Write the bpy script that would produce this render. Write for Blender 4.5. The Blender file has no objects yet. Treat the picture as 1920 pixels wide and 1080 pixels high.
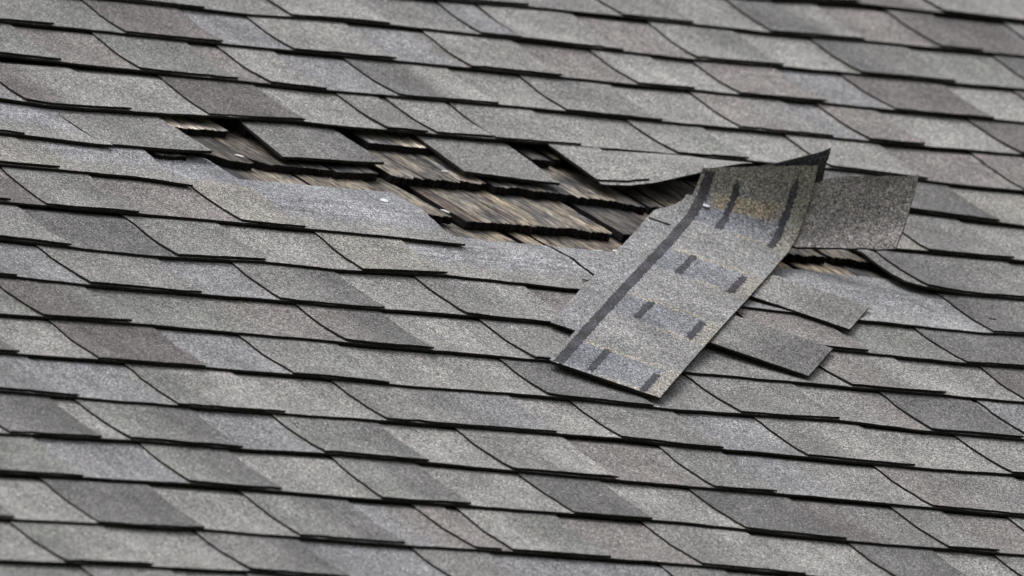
import bpy, math, random
from mathutils import Vector, Matrix, noise

# ---------------------------------------------------------------- scene, camera, light
scene = bpy.context.scene
random.seed(11)

# roof frame: u runs along the courses, v up the slope, n off the roof
RU = Vector((0.83230616, 0.55431621, 0.0))
RV = Vector((-0.48383598, 0.72648004, 0.48798514))
RN = Vector((0.27049807, -0.40615304, 0.87285193))
ROOF_Z = 5.0
ROOF = Matrix(((RU.x, RV.x, RN.x, 0), (RU.y, RV.y, RN.y, 0), (RU.z, RV.z, RN.z, ROOF_Z), (0, 0, 0, 1)))

cam_data = bpy.data.cameras.new('camera')
cam = bpy.data.objects.new('camera', cam_data)
scene.collection.objects.link(cam)
cam.location = (0.11457932, -25.62728, ROOF_Z - 3.39329462)
cam.rotation_euler = (math.radians(90 + 7.6171), 0, 0)
cam_data.sensor_width = 36.0
cam_data.lens = 679.85
cam_data.clip_end = 2000
cam_data.dof.use_dof = True
cam_data.dof.focus_distance = 25.95
cam_data.dof.aperture_fstop = 8.5
scene.camera = cam

SUN_EL, SUN_AZ = math.radians(72), math.radians(300)      # azimuth from +Y towards +X
world = bpy.data.worlds.new('World')
scene.world = world
world.use_nodes = True
wn = world.node_tree.nodes
wl = world.node_tree.links
bg = wn['Background']
sky = wn.new('ShaderNodeTexSky')
sky.sky_type = 'NISHITA'
sky.sun_disc = False
sky.sun_elevation = SUN_EL
sky.sun_rotation = SUN_AZ
sky.dust_density = 6.0
sat = wn.new('ShaderNodeHueSaturation')                   # a grey overcast sky
sat.inputs['Saturation'].default_value = 0.12
wl.new(sky.outputs[0], sat.inputs['Color'])
wl.new(sat.outputs[0], bg.inputs[0])
bg.inputs[1].default_value = 0.15

sun_data = bpy.data.lights.new('sun', 'SUN')
sun_data.energy = 0.75
sun_data.angle = math.radians(35)
sun_data.color = (1.0, 0.985, 0.965)
sun = bpy.data.objects.new('sun', sun_data)
scene.collection.objects.link(sun)
sdir = Vector((math.sin(SUN_AZ) * math.cos(SUN_EL), math.cos(SUN_AZ) * math.cos(SUN_EL), math.sin(SUN_EL)))
sun.rotation_euler = sdir.to_track_quat('Z', 'Y').to_euler()
sun.location = (0, 0, 30)

scene.render.engine = 'CYCLES'
scene.render.resolution_x, scene.render.resolution_y = 1024, 576
scene.view_settings.view_transform = 'Standard'
scene.view_settings.look = 'None'
scene.view_settings.gamma = 1.0
scene.view_settings.exposure = 0.13

# ---------------------------------------------------------------- materials
def lin(c):
    c = c / 255.0
    return c / 12.92 if c <= 0.04045 else ((c + 0.055) / 1.055) ** 2.4

def rgb(r, g, b, k=1.0):
    return Vector((lin(r) * k, lin(g) * k, lin(b) * k))

def new_mat(name):
    m = bpy.data.materials.new(name)
    m.use_nodes = True
    nt = m.node_tree
    return m, nt, nt.nodes['Principled BSDF']

def node(nt, kind, **kw):
    n_ = nt.nodes.new(kind)
    for k_, v_ in kw.items():
        setattr(n_, k_, v_)
    return n_

def ramp(nt, stops):
    r = nt.nodes.new('ShaderNodeValToRGB')
    e = r.color_ramp.elements
    while len(e) < len(stops):
        e.new(0.5)
    for i, (p, c) in enumerate(stops):
        e[i].position = p
        e[i].color = (c, c, c, 1) if not hasattr(c, '__len__') else (*c, 1)
    return r

def mixmul(nt, a, b, fac=1.0):
    m = nt.nodes.new('ShaderNodeMix')
    m.data_type = 'RGBA'
    m.blend_type = 'MULTIPLY'
    m.inputs[0].default_value = fac
    nt.links.new(a, m.inputs[6])
    nt.links.new(b, m.inputs[7])
    return m.outputs[2]

def granule_material(name, contrast=1.0):
    m, nt, b = new_mat(name)
    L = nt.links.new
    tc = node(nt, 'ShaderNodeTexCoord')
    att = node(nt, 'ShaderNodeAttribute', attribute_name='tone')
    vor = node(nt, 'ShaderNodeTexVoronoi')
    vor.inputs['Scale'].default_value = 1
    # rounded granules stand proud: stretch the cells a little up the slope
    gm = node(nt, 'ShaderNodeMapping')
    gm.inputs['Scale'].default_value = (760, 500, 760)
    L(tc.outputs['Object'], gm.inputs['Vector'])
    L(gm.outputs[0], vor.inputs['Vector'])
    sep = node(nt, 'ShaderNodeSeparateColor')
    L(vor.outputs['Color'], sep.inputs[0])
    r1 = ramp(nt, [(0.0, 0.2), (0.22, 0.55), (0.5, 0.88), (0.8, 1.25), (0.93, 1.7), (1.0, 2.4)])
    L(sep.outputs[0], r1.inputs[0])
    vor2 = node(nt, 'ShaderNodeTexVoronoi')
    vor2.inputs['Scale'].default_value = 0.52
    L(gm.outputs[0], vor2.inputs['Vector'])
    sep2 = node(nt, 'ShaderNodeSeparateColor')
    L(vor2.outputs['Color'], sep2.inputs[0])
    r2 = ramp(nt, [(0.0, 0.74), (0.5, 1.0), (1.0, 1.3)])
    L(sep2.outputs[1], r2.inputs[0])
    big = node(nt, 'ShaderNodeTexNoise')
    big.inputs['Scale'].default_value = 11
    big.inputs['Detail'].default_value = 5
    L(tc.outputs['Object'], big.inputs['Vector'])
    r3 = ramp(nt, [(0.3, 0.80), (0.7, 1.20)])
    L(big.outputs['Fac'], r3.inputs[0])
    # streaks washed down the slope
    mp = node(nt, 'ShaderNodeMapping')
    mp.inputs['Scale'].default_value = (42, 5, 10)
    L(tc.outputs['Object'], mp.inputs['Vector'])
    stn = node(nt, 'ShaderNodeTexNoise')
    stn.inputs['Scale'].default_value = 1
    stn.inputs['Detail'].default_value = 3
    L(mp.outputs[0], stn.inputs['Vector'])
    r4 = ramp(nt, [(0.3, 0.92), (0.7, 1.08)])
    L(stn.outputs['Fac'], r4.inputs[0])
    # dark growth washed down in broad runs, and small bald spots
    mp2 = node(nt, 'ShaderNodeMapping')
    mp2.inputs['Scale'].default_value = (9, 1.6, 4)
    L(tc.outputs['Object'], mp2.inputs['Vector'])
    run = node(nt, 'ShaderNodeTexNoise')
    run.inputs['Scale'].default_value = 1
    run.inputs['Detail'].default_value = 4
    L(mp2.outputs[0], run.inputs['Vector'])
    r5 = ramp(nt, [(0.32, 0.87), (0.62, 1.06)])
    L(run.outputs['Fac'], r5.inputs[0])
    bald = node(nt, 'ShaderNodeTexNoise')
    bald.inputs['Scale'].default_value = 75
    bald.inputs['Detail'].default_value = 3
    L(tc.outputs['Object'], bald.inputs['Vector'])
    r6 = ramp(nt, [(0.66, 1.0), (0.76, 0.6)])
    L(bald.outputs['Fac'], r6.inputs[0])
    # the odd coloured granule
    hue = node(nt, 'ShaderNodeMix', data_type='RGBA', blend_type='MIX')
    hue.inputs[0].default_value = 0.16
    hue.inputs[6].default_value = (1, 1, 1, 1)
    L(vor.outputs['Color'], hue.inputs[7])
    c = mixmul(nt, att.outputs['Color'], r1.outputs[0], contrast)
    c = mixmul(nt, c, r2.outputs[0])
    c = mixmul(nt, c, r3.outputs[0])
    c = mixmul(nt, c, r4.outputs[0])
    c = mixmul(nt, c, r5.outputs[0])
    c = mixmul(nt, c, r6.outputs[0])
    c = mixmul(nt, c, hue.outputs[2])
    L(c, b.inputs['Base Color'])
    b.inputs['Roughness'].default_value = 0.92
    b.inputs['Specular IOR Level'].default_value = 0.25
    bump = node(nt, 'ShaderNodeBump')
    bump.inputs['Strength'].default_value = 0.45
    bump.inputs['Distance'].default_value = 0.0012
    L(vor.outputs['Distance'], bump.inputs['Height'])
    bump.invert = True
    L(bump.outputs[0], b.inputs['Normal'])
    return m

def plain_material(name, col, rough=0.85, var=0.4, scale=120, spec=0.2):
    m, nt, b = new_mat(name)
    tc = node(nt, 'ShaderNodeTexCoord')
    nz = node(nt, 'ShaderNodeTexNoise')
    nz.inputs['Scale'].default_value = scale
    nz.inputs['Detail'].default_value = 4
    nt.links.new(tc.outputs['Object'], nz.inputs['Vector'])
    lo = tuple(x * (1 - var) for x in col)
    hi = tuple(x * (1 + var) for x in col)
    r = ramp(nt, [(0.3, lo), (0.7, hi)])
    nt.links.new(nz.outputs['Fac'], r.inputs[0])
    nt.links.new(r.outputs[0], b.inputs['Base Color'])
    b.inputs['Roughness'].default_value = rough
    b.inputs['Specular IOR Level'].default_value = spec
    return m

def wood_material(name):
    m, nt, b = new_mat(name)
    L = nt.links.new
    tc = node(nt, 'ShaderNodeTexCoord')
    att = node(nt, 'ShaderNodeAttribute', attribute_name='tone')
    oi = node(nt, 'ShaderNodeObjectInfo')
    add = node(nt, 'ShaderNodeVectorMath', operation='ADD')
    L(tc.outputs['Object'], add.inputs[0])
    L(oi.outputs['Random'], add.inputs[1])
    def grain(scale, detail, lo, hi, p0=0.3, p1=0.7):
        mp = node(nt, 'ShaderNodeMapping')
        mp.inputs['Scale'].default_value = scale
        L(add.outputs[0], mp.inputs['Vector'])
        nz = node(nt, 'ShaderNodeTexNoise')
        nz.inputs['Scale'].default_value = 1
        nz.inputs['Detail'].default_value = detail
        nz.inputs['Distortion'].default_value = 0.0
        L(mp.outputs[0], nz.inputs['Vector'])
        r = ramp(nt, [(p0, lo), (p1, hi)])
        L(nz.outputs['Fac'], r.inputs[0])
        return nz, r
    n1, g1 = grain((280, 2.2, 280), 3, 0.34, 1.6, 0.36, 0.64)
    n2, g2 = grain((95, 2.0, 95), 4, 0.6, 1.3, 0.36, 0.64)
    n3, g3 = grain((22, 12, 22), 5, (0.30, 0.32, 0.38), (1.5, 1.38, 1.2), 0.36, 0.66)
    n4, g4 = grain((480, 4, 480), 2, 0.12, 1.0, 0.38, 0.45)
    c = mixmul(nt, att.outputs['Color'], g1.outputs[0])
    for g in (g2, g3, g4):
        c = mixmul(nt, c, g.outputs[0])
    L(c, b.inputs['Base Color'])
    b.inputs['Roughness'].default_value = 0.8
    b.inputs['Specular IOR Level'].default_value = 0.3
    bump = node(nt, 'ShaderNodeBump')
    bump.inputs['Strength'].default_value = 0.6
    bump.inputs['Distance'].default_value = 0.0015
    L(n1.outputs['Fac'], bump.inputs['Height'])
    L(bump.outputs[0], b.inputs['Normal'])
    return m

M_GRAN = granule_material('shingle_granules')
M_EDGE = plain_material('asphalt_edge', (0.018, 0.016, 0.014), 0.9, 0.6, 400)
M_TAR = granule_material('bitumen_granules', 0.8)
M_WOOD = wood_material('weathered_cedar')
M_BUTT = plain_material('dark_end_grain', (0.018, 0.016, 0.017), 0.95, 0.7, 350, 0.1)
M_DECK = plain_material('old_deck_boards', (0.06, 0.045, 0.032), 0.9, 0.4, 25)
M_NAIL = plain_material('galvanised_nail', (0.82, 0.83, 0.84), 0.5, 0.15, 200, 0.5)
M_CHIP = plain_material('pale_chip', (0.80, 0.79, 0.76), 0.7, 0.15, 90, 0.3)
M_TEAR = plain_material('torn_asphalt', (0.02, 0.02, 0.02), 0.95, 0.4, 300, 0.1)
M_GRASS = plain_material('lawn', (0.10, 0.12, 0.06), 0.95, 0.5, 3)

# granule blends seen on the shingles
K = 0.80
TONE = {
    'L': rgb(172, 170, 164, K), 'M': rgb(153, 152, 149, K), 'D': rgb(124, 123, 123, K),
    'P': rgb(128, 119, 118, K), 'R': rgb(156, 147, 142, K), 'G': rgb(147, 150, 142, K),
    'B': rgb(158, 159, 163, K), 'T': rgb(172, 168, 156, K), 'W': rgb(166, 169, 176, K),
}
for c_ in TONE:
    g_ = TONE[c_].dot(Vector((0.25, 0.6, 0.15)))
    TONE[c_] = TONE[c_].lerp(Vector((g_ * 1.005, g_, g_ * 0.99)), 0.35 if c_ == 'W' else 0.46)
MID = TONE['M'].copy()
for c_ in TONE:
    TONE[c_] = TONE[c_].lerp(MID, 0.12)
    TONE[c_] = Vector((TONE[c_].x * 0.985, TONE[c_].y, TONE[c_].z * 1.012))
WHITE = rgb(188, 189, 194, K)

# ---------------------------------------------------------------- helpers
COLL = scene.collection

def link(o, parent=None):
    COLL.objects.link(o)
    if parent is not None:
        o.parent = parent
    return o

def mm(p):
    return (p[0] * 0.001, p[1] * 0.001, p[2] * 0.001)

class Geo:
    """vertices in roof millimetres, faces with material index, a tone per vertex"""
    def __init__(self):
        self.v, self.f, self.m, self.c = [], [], [], []

    def grid_solid(self, top, bot, cols, open_bottom=False):
        """top / bot: rows of points (same size); skin the solid between them"""
        R_, C_ = len(top), len(top[0])
        base = len(self.v)
        for rows in (top, bot):
            for i in range(R_):
                for j in range(C_):
                    self.v.append(mm(rows[i][j]))
                    self.c.append(cols[i][j])
        def a(i, j): return base + i * C_ + j
        def b(i, j): return base + R_ * C_ + i * C_ + j
        for i in range(R_ - 1):
            for j in range(C_ - 1):
                self.f.append((a(i, j), a(i, j + 1), a(i + 1, j + 1), a(i + 1, j))); self.m.append(0)
                self.f.append((b(i, j), b(i + 1, j), b(i + 1, j + 1), b(i, j + 1))); self.m.append(1)
        for j in range(C_ - 1):
            self.f.append((b(0, j), b(0, j + 1), a(0, j + 1), a(0, j))); self.m.append(1)
            self.f.append((a(R_ - 1, j), a(R_ - 1, j + 1), b(R_ - 1, j + 1), b(R_ - 1, j))); self.m.append(1)
        for i in range(R_ - 1):
            self.f.append((a(i, 0), a(i + 1, 0), b(i + 1, 0), b(i, 0))); self.m.append(1)
            self.f.append((b(i, C_ - 1), b(i + 1, C_ - 1), a(i + 1, C_ - 1), a(i, C_ - 1))); self.m.append(1)

    def build(self, name, mats, parent, offset=None):
        me = bpy.data.meshes.new(name)
        vs = self.v if offset is None else [(x - offset[0], y - offset[1], z - offset[2]) for x, y, z in self.v]
        me.from_pydata(vs, [], self.f)
        for m_ in mats:
            me.materials.append(m_)
        me.polygons.foreach_set('material_index', self.m)
        at = me.color_attributes.new('tone', 'FLOAT_COLOR', 'POINT')
        flat = []
        for c in self.c:
            flat += [c[0], c[1], c[2], 1.0]
        at.data.foreach_set('color', flat)
        me.update()
        return link(bpy.data.objects.new(name, me), parent)

def smooth(a, b, x):
    t = min(1.0, max(0.0, (x - a) / (b - a)))
    return t * t * (3 - 2 * t)

def interp(pts, x):
    if x <= pts[0][0]:
        return pts[0][1]
    for (x0, y0), (x1, y1) in zip(pts, pts[1:]):
        if x <= x1:
            return y0 + (y1 - y0) * (x - x0) / (x1 - x0)
    return pts[-1][1]

def jit(u, v, s, amp):
    return amp * noise.noise(Vector((u * s, v * s, 3.7)))

# ---------------------------------------------------------------- the roof
EXPOSE = 143.0          # course exposure, mm
T_BASE, T_TAB = 3.4, 3.0
SAG = 3.2               # shingles dip between the butts they bridge, mm

EDGES={
 -2:[(1411, 1421), (1579, 1447), (1718, 1440), (1864, 1437)],
 -1:[(775, 1283), (917, 1290), (1178, 1287), (1328, 1281), (1772, 1289)],
 0:[(159, 1149), (358, 1143), (523, 1156), (817, 1148), (1087, 1134), (1390, 1140), (1682, 1143)],
 1:[(-118, 1014), (438, 1006), (1008, 1002), (1594, 1000)],
 2:[(-196, 872), (352, 855), (670, 865), (922, 856), (1105, 860), (1238, 858), (1508, 860)],
 3:[(-291, 698), (-218, 687), (-42, 698), (212, 718), (272, 715), (1094, 731), (1281, 710), (1415, 709)],
 4:[(-366, 562), (-207, 550), (-25, 563), (1141, 585), (1326, 565)],
 5:[(-435, 435), (-209, 433), (-135, 420), (1076, 424), (1238, 423)],
 6:[(-515, 288), (-190, 291), (-8, 290), (970, 265), (1141, 265)],
 7:[(-594, 144), (-369, 130), (-172, 146), (-57, 139), (125, 157), (980, 116), (1052, 122)],
 8:[(-670, 5), (-554, 0), (-135, 0), (74, 9), (208, 2), (652, 0), (870, -10), (973, -7)],
 9:[(-750, -140), (-541, -134), (-213, -136), (90, -140), (341, -138), (497, -138), (602, -142), (760, -142), (889, -142)],
 10:[(-829, -286), (-369, -273), (-170, -282), (31, -276), (246, -283), (508, -274), (649, -286), (802, -285)],
 11:[(-906, -427), (-784, -428), (-375, -421), (-162, -415), (69, -410), (166, -418), (533, -428), (716, -423)],
 12:[(-991, -582), (-787, -566), (-612, -565), (-453, -556), (-195, -563), (77, -569), (339, -569), (620, -578)],
 13:[(-1068, -722), (-773, -706), (-540, -710), (-339, -705), (-4, -704), (251, -722), (531, -723)],
 14:[(-1156, -883), (-839, -868), (-630, -867), (-92, -854), (98, -859)],
 15:[(-1235, -1029), (-847, -1002)],
}
TEETH={
 -2:[(1411, 0, 1579, 'DP', 'P'), (1725, 1, 1874, 'ML', 'L')],
 -1:[(750, 0, 918, 'M', 'M'), (1076, 0, 1196, 'M', 'L'), (1327, 6, 1493, 'DL', 'R'), (1627, -5, 1700, 'P', 'P')],
 0:[(118, 0, 289, 'M', 'M'), (436, 5, 604, 'L', 'M'), (754, 4, 820, 'B', 'B'), (822, 6, 987, 'L', 'R'), (1111, 8, 1262, 'LG', 'L'), (1396, -1, 1562, 'DM', 'G'), (1715, 1, 1866, 'D', 'L')],
 1:[(-220, 0, -32, 'M', 'G'), (84, 6, 242, 'P', 'B'), (358, 0, 527, 'L', 'B'), (652, 8, 805, 'L', 'R'), (932, 2, 1030, 'L', 'L'), (1104, 2, 1251, 'R', 'B'), (1370, -8, 1539, 'P', 'L'), (1670, -7, 1809, 'P', 'L')],
 2:[(-283, 0, -99, 'G', 'R'), (27, 7, 186, 'G', 'R'), (236, -1, 326, 'L', 'B'), (449, -6, 616, 'DL', 'L'), (729, 9, 888, 'M', 'L'), (1021, 4, 1180, 'RM', 'B'), (1241, 0, 1338, 'R', 'L'), (1503, -4, 1658, 'P', 'L')],
 3:[(-252, 9, -81, 'PL', 'L'), (51, 9, 214, 'P', 'L'), (347, 0, 414, 'M', 'M'), (430, -2, 527, 'L', 'L'), (529, 9, 673, 'ML', 'L'), (837, -8, 957, 'LG', 'L'), (1097, 2, 1254, 'L', 'R'), (1416, 1, 1564, 'RL', 'L')],
 4:[(-508, 0, -328, 'G', 'W'), (1029, 0, 1286, 'DD', 'T')],
 5:[(-526, 0, -340, 'T', 'T'), (1076, 9, 1220, 'M', 'L')],
 6:[(-633, 0, -498, 'P', 'P'), (-441, 9, -295, 'M', 'R'), (-128, -6, -28, 'T', 'W'), (977, 5, 1210, 'DM', 'L')],
 7:[(-650, 0, -486, 'M', 'D'), (-319, 0, -172, 'M', 'L'), (-20, 9, 125, 'T', 'T'), (999, 0, 1166, 'DM', 'L')],
 8:[(-781, 0, -644, 'D', 'B'), (-533, -4, -355, 'M', 'B'), (-231, 5, -63, 'MD', 'L'), (69, 1, 245, 'ML', 'R'), (577, 0, 718, 'R', 'G'), (875, -7, 1086, 'D', 'L')],
 9:[(-682, -4, -542, 'PG', 'GR'), (-206, 1, -70, 'RD', 'L'), (92, -1, 240, 'M', 'M'), (605, -3, 760, 'RL', 'L'), (893, 9, 1031, 'P', 'L')],
 10:[(-676, 5, -508, 'P', 'B'), (-368, -7, -221, 'MG', 'L'), (36, 2, 199, 'D', 'M'), (343, -7, 508, 'M', 'LR'), (650, 4, 800, 'D', 'B'), (816, -4, 942, 'B', 'L')],
 11:[(-974, 0, -784, 'GB', 'B'), (-631, 0, -462, 'GL', 'L'), (-301, -7, -30, 'MB', 'L'), (73, -3, 231, 'M', 'B'), (365, 1, 536, 'ML', 'L'), (696, -9, 841, 'M', 'L')],
 12:[(-976, -3, -830, 'D', 'L'), (-784, -9, -612, 'GD', 'B'), (-480, -6, -319, 'GD', 'L'), (-190, -3, -26, 'ML', 'R'), (127, 2, 226, 'GM', 'BL'), (475, -5, 701, 'RM', 'L')],
 13:[(-1134, 0, -938, 'G', 'B'), (-771, 3, -630, 'GD', 'L'), (-476, 9, -336, 'GD', 'L'), (-173, -8, -51, 'D', 'L'), (93, -6, 246, 'D', 'PM'), (410, -1, 491, 'M', 'R')],
 14:[(-1004, -1, -839, 'D', 'L'), (-693, 0, -530, 'GD', 'BR'), (-420, -9, -378, 'R', 'R'), (-361, 4, -205, 'LG', 'R'), (-62, -5, 98, 'ML', 'L'), (251, 2, 382, 'D', 'L')],
 15:[(-1135, -6, -998, 'GL', 'L'), (-845, -8, -694, 'MD', 'B'), (-516, -4, -397, 'M', 'B'), (-127, 0, -27, 'M', 'L')],
 16:[(-1107, -4, -972, 'M', 'L')],
}


def edge(k, u):
    """v of the butt line of course k at u: ease back to the regular line past the measured part"""
    reg = (8 - k) * EXPOSE
    pts = EDGES.get(k)
    w = 2.2 * math.sin(u * 0.011 + k * 2.1) + 1.2 * math.sin(u * 0.031 + k)
    if not pts:
        return reg + w
    v = interp(pts, u)
    over = max(pts[0][0] - u, u - pts[-1][0], 0)
    f = smooth(0, 300, over)
    return v * (1 - f) + reg * f + w * 0.4

def base_top(s):
    w = -6.7 * s / EXPOSE - SAG * abs(math.sin(math.pi * s / EXPOSE)) * (0.9 if s < EXPOSE else 1.1)
    if s > EXPOSE + 10:
        w -= 5.0 * (s - EXPOSE - 10) / EXPOSE
    return w

def blend(code, t, ph):
    a, b = TONE[code[0]], TONE[code[-1]]
    f = smooth(0.30, 0.80, t + 0.14 * math.sin(ph))
    return a.lerp(b, f)

ULO, UHI = -2300, 2900
KTOP, KBOT = -10, 21

def in_view(u0, u1, v):
    lo = -1270 + (v + 1090) * (1200 / 2190) - 60
    hi = 480 + (v + 800) * (1440 / 2330) + 60
    if u1 < lo or u0 > hi:
        return False
    uc = min(max((u0 + u1) / 2, lo), hi)
    return -1090 + 0.166 * (uc + 1270) - 210 < v < 1100 + 0.216 * (uc + 70) + 40

def course_teeth(k):
    """measured tabs of the course, carried on with a like rhythm past the photo"""
    rnd = random.Random(500 + k)
    known = [dict(u0=a, sk=d, u1=b, ct=ct, cs=cs) for a, d, b, ct, cs in TEETH.get(k, [])]
    codes = ['M', 'L', 'D', 'ML', 'DL', 'G', 'GD', 'P', 'R', 'B', 'RL', 'DM']
    shims = ['L', 'B', 'M', 'L', 'R', 'G']
    def fresh(u0):
        return dict(u0=u0, sk=rnd.uniform(-5, 5), u1=u0 + rnd.uniform(120, 172), ct=rnd.choice(codes), cs=rnd.choice(shims))
    if not known:
        known = [fresh(rnd.uniform(-100, 200))]
    while known[0]['u0'] > ULO + 150:
        n = known[0]['u0']
        w = rnd.uniform(120, 170)
        g = rnd.uniform(95, 150)
        known.insert(0, dict(u0=n - g - w, sk=rnd.uniform(-5, 5), u1=n - g, ct=rnd.choice(codes), cs=rnd.choice(shims)))
    while known[-1]['u1'] < UHI - 350:
        known.append(fresh(known[-1]['u1'] + rnd.uniform(95, 150)))
    return known

# where the under-layer of a course is torn away: list of (start, end) that remain
KEEP = {4: [(ULO, -190), (1000, UHI)], 5: [(ULO, -135), (1000, UHI)], 6: [(ULO, 228), (950, UHI)], 7: [(ULO, 400), (405, UHI)]}

def shim_code(teeth, u):
    code = 'M'; t = 0.5
    for i, q in enumerate(teeth):
        if q['u0'] <= u:
            code = q['cs']
            nxt = teeth[i + 1]['u0'] if i + 1 < len(teeth) else q['u1'] + 150
            t = (u - q['u1']) / max(1.0, nxt - q['u1'])
    return code, t

EXPOSED = {4: [(-700, -190)], 5: [(-330, -135)], 6: [(-135, 230)], 7: [(60, 1150)]}

def base_colour(k, teeth, u, s):
    code, t = shim_code(teeth, u)
    c = blend(code, t, u * 0.02)
    if k == 6 and u > 900: c = TONE['M']
    for a, b in EXPOSED.get(k, []):
        f = smooth(a, a + 60, u) * (1 - smooth(b - 40, b + 60, u))
        if f > 0:
            c = c.lerp(TONE['W'], f * 0.8)
            n_ = 0.5 + 0.5 * noise.noise(Vector((u * 0.012, s * 0.05, k)))
            band = smooth(72, 100, s) * (1 - smooth(128, 150, s))
            lower = 1 - smooth(30, 85, s)
            streak = noise.noise(Vector((u * 0.011, s * 0.16, k * 3.1))) + 0.5 * noise.noise(Vector((u * 0.03, s * 0.34, k)))
            zone = smooth(50, 95, s) * (1 - smooth(140, 175, s))
            c = c.lerp(WHITE, f * band * (0.15 + 0.4 * n_))
            c = c.lerp(WHITE * 1.12, f * zone * smooth(0.12, 0.5, streak) * 0.9)
            c = c.lerp(TONE['D'], f * zone * smooth(0.15, 0.6, -streak) * 0.45)
            patch = noise.noise(Vector((u * 0.02, s * 0.02, k + 7.7)))
            c = c * (1 + 0.13 * f * patch)
            c = c.lerp(TONE['T'], f * lower * (0.75 if u < 500 else 0.2))
    return c

def slab(geo, k, u0, u1, s0, s1, th, lift, colour, nu, nv, sk0=0.0, sk1=0.0, wadd=0.0, chop=None, seed=0):
    top, bot, cols = [], [], []
    for i in range(nv + 1):
        r = i / nv
        rt, rb, rc = [], [], []
        for j in range(nu + 1):
            q = j / nu
            u = u0 + (u1 - u0) * q + (sk0 * (1 - q) + sk1 * q) * r
            s = s0 + (s1 - s0) * r if not callable(s1) else s0 + (s1(u) - s0) * r
            if i == 0:
                s += jit(u, seed, 0.03, 2.4) + jit(u, seed + 9, 0.4, 0.9)
                if th < 3.0 and random.random() < 0.05:      # chipped butt
                    s += random.uniform(1.5, 4.5)
                if chop:
                    s = max(s, chop(u))
            if j in (0, nu):
                u += jit(s, seed + 5, 0.03, 3.0) + jit(s, seed + 2, 0.2, 0.8)
            v = edge(k, u) + s
            w = base_top(s) + wadd + lift(u, s)
            rt.append((u, v, w)); rb.append((u, v, w - th)); rc.append(colour(u, s))
        top.append(rt); bot.append(rb); cols.append(rc)
    geo.grid_solid(top, bot, cols)

roof = bpy.data.objects.new('roof', None)
roof.matrix_world = ROOF
link(roof)
roof['label'] = 'weathered grey laminated shingle roof with a torn patch baring old wooden shakes'
roof['category'] = 'roof'
roof['kind'] = 'structure'

outer = Geo()            # shingles outside the picture, one part

def tab_lift(k, i):
    rnd = random.Random(k * 97 + i * 7 + 3)
    a, b = rnd.uniform(0, 1.4), rnd.uniform(-0.6, 1.6)
    def lift(u, s):
        f = max(0.0, 1 - s / EXPOSE)
        return (a + b * 0.5 * math.sin(u * 0.02 + i)) * f * f
    return lift

zero = lambda u, s: 0.0

def corner6(u, s):       # the loosened end of the course beside the hole
    return 6.5 * (1 - smooth(950, 1060, u)) * max(0.0, 1 - s / 220)

for k in range(KTOP, KBOT + 1):
    teeth = course_teeth(k)
    rnd = random.Random(900 + k)
    for a, b in KEEP.get(k, [(ULO, UHI)]):
        # lengths of about a metre, joints under a tab
        cuts = [a]
        n_ = 0
        for q in teeth:
            x = q['u0'] + 30
            if k in (6, 7) and -460 < x < 1150: continue
            if a + 300 < x < b - 300 and x - cuts[-1] > 760 + 120 * rnd.random():
                cuts.append(x)
        cuts.append(b)
        for c0, c1 in zip(cuts, cuts[1:]):
            vis = in_view(c0, c1, edge(k, (c0 + c1) / 2) + 40) or in_view(c0, c1, edge(k, c1) + 40) or in_view(c0, c1, edge(k, c0) + 40)
            hole_side = k in (4, 5, 6, 7) and (abs(c1 - b) < 1 or abs(c0 - a) < 1) and -700 < (c0 + c1) / 2 < 1600
            geo = Geo() if vis else outer
            s1 = EXPOSE + 55
            nv = 3
            lift = zero
            chop = None
            sk0 = sk1 = 0
            if k == 6 and c1 == 228:
                s1 = lambda u: max(EXPOSE + 55, (504 + 0.02 * u if u > -16 else 598) - edge(6, u)); nv = 46; sk1 = 18
            if k == 6 and c0 == 950:
                lift = corner6; sk0 = 7
                chop = lambda u: max(0.0, 18 - (u - 950))
            if k == 7 and (c1 == 400 or c0 == 405 or c0 > 405 and c0 < 1100):
                s1 = lambda u: max(EXPOSE + 55, interp([(230, 330), (378, 347), (512, 345), (809, 346), (950, 341)], u) - edge(7, u) if 150 < u < 1050 else 0); nv = 34
            if k in (4, 5) and c0 < 0 and hole_side:
                nv = 26
            nu = max(4, int((c1 - c0) / (22 if vis else 90)))
            if vis: nv = max(nv, 7)
            if k in (6, 7) and c1 in (228, 400): nu = int((c1 - c0) / 7)
            slab(geo, k, c0 + 0.6, c1 - 0.6, 0.0, s1, T_BASE, lift, lambda u, s: base_colour(k, teeth, u, s), nu, nv, sk0, sk1, 0.0, chop, k * 13.7)
            strip = geo.build('shingle', [M_GRAN, M_EDGE], roof) if vis else None
            for i, q in enumerate(teeth):
                if not (c0 <= q['u0'] + 1 < c1):
                    continue
                u0, u1, sk = q['u0'], q['u1'], q['sk']
                if u1 > b: u1 = b - 2
                vm = edge(k, (u0 + u1) / 2)
                show = strip is not None and in_view(u0, u1, vm + 60)
                g = Geo() if show else outer
                ph = rnd.uniform(0, 6.3)
                ct = q['ct']
                def tcol(u, s, u0=u0, u1=u1, ct=ct, ph=ph):
                    c = blend(ct, (u - u0) / (u1 - u0), ph)
                    return c * (1 + 0.05 * math.sin(ph * 3))
                base_lift = tab_lift(k, i)
                lf = (lambda u, s, bl=base_lift: bl(u, s) + corner6(u, s)) if k == 6 and u0 > 900 else base_lift
                slab(g, k, u0, u1, rnd.uniform(-1.0, 1.8), EXPOSE + 32, T_TAB - 0.25, lf, tcol,
                     max(5, int((u1 - u0) / 12)) if show else 3, 7 if show else 2, sk, rnd.uniform(-4, 4), T_TAB, None, k * 31 + i * 5.3)
                if show:
                    g.build('tab', [M_GRAN, M_EDGE], strip)

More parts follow.
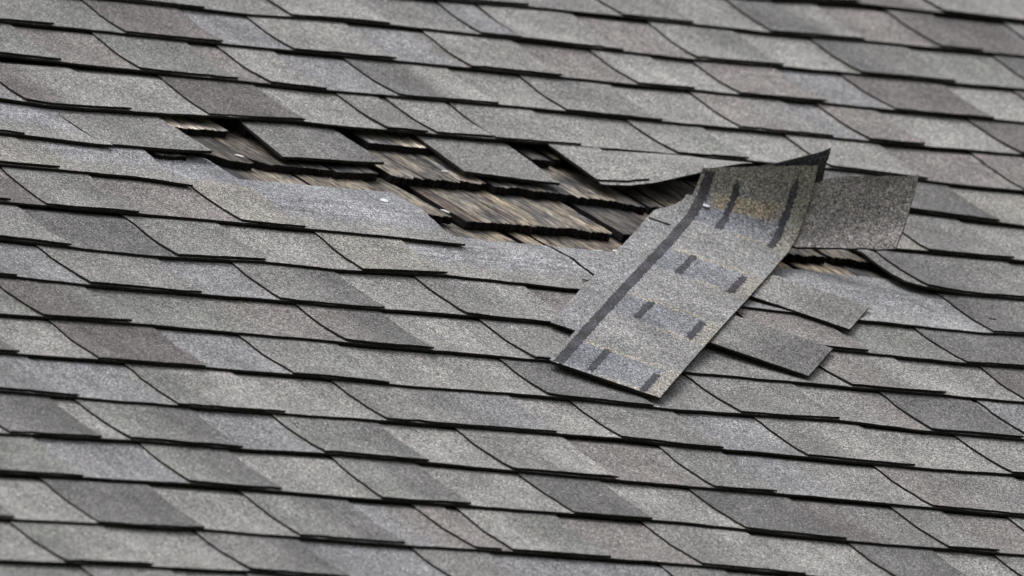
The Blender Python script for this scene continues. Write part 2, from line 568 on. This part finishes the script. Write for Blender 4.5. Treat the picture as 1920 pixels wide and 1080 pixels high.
# ---- the three single tabs left hanging over the bared boards, and the lifted one
def lone_tab(corners, code, ph, th=4.2, w0=-2.5):
    """corners: top left, bottom left, bottom right, top right in roof mm"""
    (tlu, tlv), (blu, blv), (bru, brv), (tru, trv) = corners
    g = Geo()
    top, bot, cols = [], [], []
    nu, nv = 14, 6
    for i in range(nv + 1):
        r = i / nv * 1.25
        rt, rb, rc = [], [], []
        for j in range(nu + 1):
            q = j / nu
            u = (blu + (bru - blu) * q) * (1 - r) + (tlu + (tru - tlu) * q) * r
            v = (blv + (brv - blv) * q) * (1 - r) + (tlv + (trv - tlv) * q) * r
            if i == 0: v += jit(u, ph, 0.3, 1.4)
            if j == nu and 0 < i: u += jit(v, ph, 0.2, 2.2)
            w = w0 - 5.0 * r + 1.6 * math.sin(u * 0.03 + ph) * (1 - r) * 0.5
            rt.append((u, v, w)); rb.append((u, v, w - th)); rc.append(blend(code, q, ph))
        top.append(rt); bot.append(rb); cols.append(rc)
    g.grid_solid(top, bot, cols)
    return g.build('tab', [M_GRAN, M_EDGE], roof)

lone_tab([(-211, 694), (-203, 558), (-20, 570), (-34, 708)], 'M', 1.0)
lone_tab([(108, 708), (96, 572), (272, 590), (264, 704)], 'MD', 4.0)
lone_tab([(401, 720), (397, 580), (550, 571), (552, 718)], 'M', 2.0)

RAISE = [(630, 0), (665, 2), (700, 8), (757, 25), (812, 43), (842, 50), (900, 56)]
def lifted(u, v, w0):
    r = min(1.0, max(0.0, (v - 575) / 165))
    return w0 - 5.0 * r + interp(RAISE, u) * (1 - r) ** 1.1

def lifted_sheet(u0, u1, v0, v1, th, w0, parent, name, code, ph):
    g = Geo()
    top, bot, cols = [], [], []
    nu, nv = 26, 10
    for i in range(nv + 1):
        rt, rb, rc = [], [], []
        for j in range(nu + 1):
            u = u0 + (u1 - u0) * j / nu
            v = v0 + (v1 - v0) * i / nv
            if i == 0: v += jit(u, ph, 0.25, 1.2)
            w = lifted(u, v, w0)
            rt.append((u, v, w)); rb.append((u, v, w - th)); rc.append(blend(code, j / nu, ph))
        top.append(rt); bot.append(rb); cols.append(rc)
    g.grid_solid(top, bot, cols)
    return g.build(name, [M_GRAN, M_EDGE], parent)

curl = lifted_sheet(620, 856, 574, 742, 3.0, 0.0, roof, 'shingle', 'L', 0.4)
curl['label'] = 'loose shingle with its lower edge curled up over a dark gap'
lifted_sheet(617, 702, 585, 742, 3.0, 3.2, curl, 'tab', 'L', 2.2)

# ---- the old wooden shakes under the asphalt
WOOD_W, WOOD_T = -12.0, 11.5
def wood(profile, length, col, rag=1.0, drop=0.0, right_skew=0.0, dark_low=None):
    """profile: lower edge as (u, v) from left to right"""
    g = Geo()
    u0, u1 = profile[0][0], profile[-1][0]
    nu = max(6, int((u1 - u0) / 1.8))
    nv = 8
    vtop = max(p[1] for p in profile) + length
    ph = u0 * 0.37
    top, bot, cols = [], [], []
    for i in range(nv + 1):
        r = i / nv
        rt, rb, rc = [], [], []
        for j in range(nu + 1):
            q = j / nu
            u = u0 + (u1 - u0) * q
            vb = interp(profile, u)
            if i == 0:
                vb += rag * (random.uniform(-2.3, 2.3) + jit(u, ph, 0.12, 3.5))
            v = vb + (vtop - vb) * r ** 1.4
            uu = u + right_skew * r + (jit(v, ph, 0.03, 1.5) if j in (0, nu) else 0)
            d = v - profile[-1][1]
            w = WOOD_W - drop - 13.0 * d / 145 + jit(u, ph, 0.05, 1.0)
            t_ = max(4.0, WOOD_T - 6 * r)
            c = Vector(col)
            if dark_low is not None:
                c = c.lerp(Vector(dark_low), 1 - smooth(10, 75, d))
            rt.append((uu, v, w)); rb.append((uu, v + (1.5 if i == 0 else 0), w - t_)); rc.append(c)
        top.append(rt); bot.append(rb); cols.append(rc)
    g.grid_solid(top, bot, cols)
    return g.build('wooden_shake', [M_WOOD, M_BUTT], roof)

WK = 0.7
def wc(r, g, b):
    c = rgb(r, g, b, WK)
    y = c.dot(Vector((0.3, 0.55, 0.15)))
    return c.lerp(Vector((y * 1.02, y, y * 0.97)), 0.66)
TAN, PALE, GREY, DARK, BLUE = wc(186, 165, 130), wc(238, 224, 204), wc(150, 143, 134), wc(84, 82, 84), wc(108, 108, 114)
# top row
wood([(-40, 677), (-12, 677), (74, 682)], 150, PALE)
wood([(110, 696), (123, 692)], 120, wc(245, 214, 165), 0.5)
wood([(146, 690), (262, 690)], 120, GREY)
wood([(306, 688), (412, 688)], 130, PALE, 0.25)
wood([(425, 690), (545, 690)], 120, GREY)
wood([(574, 685), (603, 682)], 130, BLUE, 0.5)
wood([(614, 692), (629, 691)], 120, wc(150, 132, 108), 0.5)
wood([(648, 690), (760, 690)], 120, GREY)
wood([(764, 690), (900, 690)], 120, GREY)
wood([(904, 690), (1040, 690)], 120, GREY)
# second row
wood([(-110, 560), (-62, 562)], 150, GREY)
wood([(-58, 600), (-12, 587), (18, 562), (34, 560), (48, 564)], 140, DARK, 0.8)
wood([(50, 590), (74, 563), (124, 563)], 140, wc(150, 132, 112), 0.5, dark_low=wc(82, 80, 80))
wood([(126, 563), (171, 562)], 150, BLUE, 1.1)
wood([(178, 557), (252, 566)], 150, wc(112, 112, 118), 0.5)
wood([(274, 562), (322, 562)], 150, wc(176, 164, 148), 1.8)
wood([(323.1, 563), (384, 563)], 150, wc(150, 141, 128), 2.0)
wood([(386, 566), (429, 565)], 150, PALE, 2.4)
wood([(438, 559), (487, 558)], 150, wc(168, 162, 154), 1.5)
wood([(488.2, 558), (524, 557)], 150, wc(146, 138, 130), 1.9)
wood([(526, 555), (566, 550)], 150, wc(150, 143, 136), 1.6)
wood([(567, 549), (632, 541)], 160, wc(176, 164, 144), 2.0)
wood([(634, 541), (670, 529)], 160, wc(170, 155, 130), 2.2)
wood([(680, 537), (707, 532)], 160, wc(160, 132, 98), 2.4)
wood([(712, 540), (830, 540)], 150, GREY)
wood([(834, 540), (960, 540)], 150, GREY)
wood([(964, 540), (1060, 540)], 150, GREY)
# third row
wood([(-60, 425), (112, 432)], 160, GREY)
wood([(117, 436), (226, 440)], 160, wc(158, 143, 120))
wood([(231, 419), (258, 419), (287, 421)], 170, wc(150, 137, 118), 1.6, right_skew=-9)
wood([(304, 407), (331, 409)], 170, wc(150, 116, 84), 0.8)
wood([(332, 409), (392, 413)], 170, wc(160, 150, 136), 1.5)
wood([(393.3, 413), (447, 415)], 170, wc(192, 168, 130), 1.9)
wood([(448.1, 415), (500, 415)], 170, wc(168, 160, 150), 1.6)
wood([(501.2, 415), (548, 408)], 170, wc(190, 170, 138), 2.4)
wood([(564, 413), (656, 418)], 165, wc(98, 93, 98), 0.8)
wood([(660, 405), (786, 396)], 165, GREY)
wood([(794, 395), (888, 393)], 165, wc(120, 112, 104), 2.2)
wood([(902, 396), (1014, 389)], 165, wc(150, 136, 118), 2.8)
# bottom row, its lower part covered
wood([(60, 262), (214, 262)], 180, GREY)
wood([(218, 262), (366, 262)], 180, wc(190, 166, 128))
wood([(379, 262), (409, 262)], 180, wc(176, 152, 118))
wood([(416, 262), (428, 262)], 180, wc(204, 176, 132))
wood([(431, 262), (560, 262)], 180, wc(170, 152, 124))
wood([(563, 262), (690, 262)], 180, GREY)
wood([(693, 262), (817, 262)], 180, wc(180, 150, 110))
wood([(830, 262), (920, 262)], 180, wc(176, 148, 108))
wood([(923, 262), (1040, 262)], 180, GREY)

# the boards under it all
for i, v0 in enumerate(range(-1850, 2500, 190)):
    g = Geo()
    top = [[(ULO, v0, -48), (UHI, v0, -48)], [(ULO, v0 + 186, -48), (UHI, v0 + 186, -48)]]
    bot = [[(x, y, -68) for x, y, z in r] for r in top]
    g.grid_solid(top, bot, [[Vector((.2, .15, .1))] * 2] * 2)
    g.build('deck_board', [M_DECK, M_DECK], roof)

o = outer.build('outer_shingles', [M_GRAN, M_EDGE], roof)
o['kind'] = 'stuff'

# nail heads and small holes in the bared shingles
def disc(name, u, v, w, rx, ry, h, mat, parent, n=14, rough=0.0, rot=0.0):
    vs, fs = [], []
    for zz, sc in ((0, 1.0), (h * 0.7, 1.0), (h, 0.72)):
        for a in range(n):
            t = 2 * math.pi * a / n
            k_ = 1 + rough * math.sin(a * 2.7 + u)
            x, y = rx * sc * k_ * math.cos(t), ry * sc * k_ * math.sin(t)
            vs.append(mm((u + x * math.cos(rot) - y * math.sin(rot), v + x * math.sin(rot) + y * math.cos(rot), w + zz)))
    for r in range(2):
        for a in range(n):
            fs.append((r * n + a, r * n + (a + 1) % n, (r + 1) * n + (a + 1) % n, (r + 1) * n + a))
    fs.append(tuple(2 * n + a for a in range(n)))
    fs.append(tuple(reversed(range(n))))
    me = bpy.data.meshes.new(name)
    me.from_pydata(vs, [], fs)
    me.materials.append(mat)
    return link(bpy.data.objects.new(name, me), parent)

disc('nail_head', 192, 448, -8.6, 6, 6, 2.2, M_NAIL, roof)
disc('nail_hole', 1035, 178, -2.4, 7, 4, 0.5, M_TEAR, roof, 10, 0.3)
disc('nail_hole', 370, 190, -2.6, 7, 3, 0.5, M_TEAR, roof, 10, 0.3)

# ---------------------------------------------------------------- the torn-off shingle
torn = bpy.data.objects.new('torn_shingle', None)
link(torn)
SO = Vector((101.4, -160.7, 8.0))                  # lower left corner, roof mm
torn.matrix_world = ROOF @ Matrix.Translation(SO * 0.001)
torn['label'] = 'torn-off shingle lying askew across the roof, one end curled up'
torn['category'] = 'shingle'
LD = Vector((0.684, 0.729, 0.0))
WD = Vector((0.729, -0.684, 0.0))
L0, LEND = 829.0, 996.0
BZ_L = [(0, 0), (48, 0), (82, 12), (88, 52)]
BZ_R = [(0, 0), (68, 0), (108, 28), (96, 107)]

def bez(pts, t):
    a = (1 - t) ** 3; b = 3 * t * (1 - t) ** 2; c = 3 * t * t * (1 - t); d = t ** 3
    return tuple(a * pts[0][i] + b * pts[1][i] + c * pts[2][i] + d * pts[3][i] for i in (0, 1))

def spos(l, t, w=0.0):
    """place on the torn shingle: l along it, t across it from its left edge, w off it"""
    def raw(l_, t_):
        tau = min(1.15, max(-0.25, t_ / 157.0))
        sag = 2.0 * math.sin(l_ * 0.006) * (1 - smooth(700, 830, l_))
        side = 0.0
        if l_ <= L0:
            x, h = l_, sag
        else:
            q = (l_ - L0) / (LEND - L0)
            pl, pr = bez(BZ_L, min(q, 1)), bez(BZ_R, min(q, 1))
            x = L0 + pl[0] * (1 - tau) + pr[0] * tau
            h = sag + pl[1] * (1 - tau) + pr[1] * tau
            if q > 1:
                h += (q - 1) * 150; x += (q - 1) * 10
            side = -5.0 * tau * min(q, 1.2) ** 2.2
        p_ = LD * x + WD * (t_ + side)
        if t_ > 160 and l_ > L0 - 40:              # the tab out at the curled end turns up
            f = smooth(L0 - 20, L0 + 60, l_)
            p_ -= WD * (t_ - 160) * 0.05 * f
            h += (t_ - 160) * 0.35 * f
        return Vector((p_.x, p_.y, h))
    p = raw(l, t)
    if w:
        dl = raw(l + 1.5, t) - raw(l - 1.5, t)
        dt = raw(l, t + 1.0) - raw(l, t - 1.0)
        n_ = dt.cross(dl)
        n_.normalize()
        if n_.z < 0 and l < L0: n_ = -n_
        p = p + n_ * w
    return p

def sheet(name, l0, l1, t0, t1, w, th, colour, parent, nl, nt, mats, ragged=0.0):
    g = Geo()
    top, bot, cols = [], [], []
    for i in range(nl + 1):
        rt, rb, rc = [], [], []
        for j in range(nt + 1):
            l = l0 + (l1 - l0) * i / nl
            ta = t0(l) if callable(t0) else t0
            t = ta + (t1 - ta) * j / nt
            if ragged:
                if j in (0, nt): t += jit(l, t1 + j * 3.3, 0.35, ragged)
                if i in (0, nl): l += jit(t, l0 + i, 0.5, ragged * 3)
            rt.append(spos(l, t, w)); rb.append(spos(l, t, w - th)); rc.append(colour(l, t))
        top.append(rt); bot.append(rb); cols.append(rc)
    g.grid_solid(top, bot, cols)
    return g.build(name, mats, parent)

BANDS = [(12, 124), (300, 404), (578, 682), (845, 935)]
CREAM, SKY = rgb(194, 188, 170, K), rgb(150, 154, 162, K)
def strip_colour(l, t):
    c = TONE['L'].lerp(TONE['W'], 0.35) * 1.02
    n1 = noise.noise(Vector((l * 0.03, t * 0.03, 1)))
    c = c * (1 + 0.05 * n1)
    for a, b in BANDS:
        wob = 5 * noise.noise(Vector((t * 0.05, a, 2)))
        f = smooth(a - 6, a + 6, l + wob) * (1 - smooth(b - 6, b + 6, l + wob))
        if t > 138:
            c = c.lerp(CREAM, f * 0.45)
        elif t > 16:
            c = c.lerp(SKY, f * 0.95 * (1 - 0.3 * smooth(60, 130, t)))
        e = smooth(b - 4, b + 3, l + wob) * (1 - smooth(b + 6, b + 13, l + wob))
        if 22 < t < 132: c = c.lerp(CREAM, e * 0.85)
        e = smooth(a - 16, a - 10, l + wob) * (1 - smooth(a - 4, a + 2, l + wob))
        if t > 80: c = c.lerp(CREAM, e * 0.45)
    # rust-coloured stain near the curled end
    f = smooth(900, 915, l) * (1 - smooth(930, 946, l)) * smooth(22, 34, t) * (1 - smooth(112, 128, t))
    c = c.lerp(rgb(192, 178, 148, K), f * 0.75)
    f = smooth(930, 965, l)
    c = c.lerp(rgb(170, 167, 155, K), f * 0.8)  # weaker light on the upturned end, painted in as a duller yellowish tone
    f = smooth(800, 900, l) * smooth(120, 157, t)
    c = c.lerp(rgb(150, 152, 132, K), f * 0.5)  # greener towards the right edge of the bend
    return c

TARC = rgb(86, 86, 92, K)
strip = sheet('headlap', 0, LEND, 0, 157, 0.0, 4.2, strip_colour, torn, 210, 44, [M_GRAN, M_EDGE], 0.5)
sheet('sealant_line', 2, LEND - 6, 5, 19, 0.5, 0.9, lambda l, t: TARC * (1 + 0.2 * math.sin(l * 0.07)), strip, 180, 4, [M_TAR, M_EDGE], 2.0)
for a, b in ((14, 125), (305, 402), (577, 682), (838, 966)):
    sheet('sealant_dash', a, b, 50, 59.5, 0.45, 0.9, lambda l, t: TARC, strip, 30, 4, [M_TAR, M_EDGE], 4.0)
for a, b in ((6, 96), (294, 392), (568, 668), (832, 978)):
    sheet('sealant_dash', a, b, 127, 136.5, 0.45, 0.9, lambda l, t: TARC, strip, 30, 4, [M_TAR, M_EDGE], 4.0)
band = sheet('backing_layer', 176, 935, lambda l: -38 + 28 * smooth(835, 930, l), 60, -4.6, 3.0, lambda l, t: TONE['L'].lerp(TONE['W'], 0.6) * 1.02, torn, 90, 6, [M_GRAN, M_EDGE], 0.8)
sheet('tear', 795, 799, -36, -4, -3.3, 0.4, lambda l, t: TARC * 0.3, band, 2, 14, [M_TEAR, M_TEAR], 0.5)
def finger(l0, l1, code, ph, dark=1.0):
    sheet('tab', l0, l1, 140, 299, -4.5, 3.4, lambda l, t: (blend(code, (t - 140) / 157, ph)) * dark, torn, 14, 14, [M_GRAN, M_EDGE], 0.6)
finger(325, 488, 'MD', 0.5)
finger(604, 737, 'LM', 1.5)
finger(868, 976, 'R', 0.5, 1.4)

# the layers of the curled end showing behind it
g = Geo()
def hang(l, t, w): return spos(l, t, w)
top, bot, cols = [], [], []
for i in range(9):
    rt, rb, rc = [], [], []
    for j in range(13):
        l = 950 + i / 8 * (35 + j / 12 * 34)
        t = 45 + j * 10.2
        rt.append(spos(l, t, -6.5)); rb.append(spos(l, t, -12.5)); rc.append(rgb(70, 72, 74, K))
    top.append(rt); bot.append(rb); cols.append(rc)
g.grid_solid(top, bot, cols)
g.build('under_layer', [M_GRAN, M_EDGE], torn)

nail = disc('nail_head', 0, 0, 0, 5, 5, 1.6, M_NAIL, torn)
q0 = spos(905, 24, 0.8)
nail.location = q0 * 0.001

# ---------------------------------------------------------------- small loose bits
def chip(u, v, w, rx, ry, rot, label):
    c = disc('wood_chip', 0, 0, 0, rx, ry, 1.5, M_CHIP, None, 9, 0.18, rot)
    c.matrix_world = ROOF @ Matrix.Translation(Vector((u, v, w)) * 0.001)
    c['label'] = label
    c['category'] = 'chip'
    c['group'] = 'pale chips on the bared patch'
chip(41, 594, -15, 7, 3, -0.5, 'small white chip on the dark wooden shakes at the left end of the hole')
chip(385, 608, -15.5, 6, 2.2, 0.0, 'thin white chip on the pale shake beside the middle hanging tab')
chip(293, 447, -15, 7, 3, -0.9, 'small white chip in the dark gap between two brown shakes')
chip(489, 349, -18, 9, 5, 0.2, 'cream chip at the lower edge of the hole beside the torn shingle')
chip(520, 352, -16, 9, 4, 0.2, 'white chip tucked against the left edge of the torn shingle')

# ---------------------------------------------------------------- ground far below the roof
vs = [(-400, -400, 0), (400, -400, 0), (400, 400, 0), (-400, 400, 0)]
me = bpy.data.meshes.new('ground')
me.from_pydata(vs, [], [(0, 1, 2, 3)])
me.materials.append(M_GRASS)
gr = link(bpy.data.objects.new('ground', me))
gr['kind'] = 'structure'
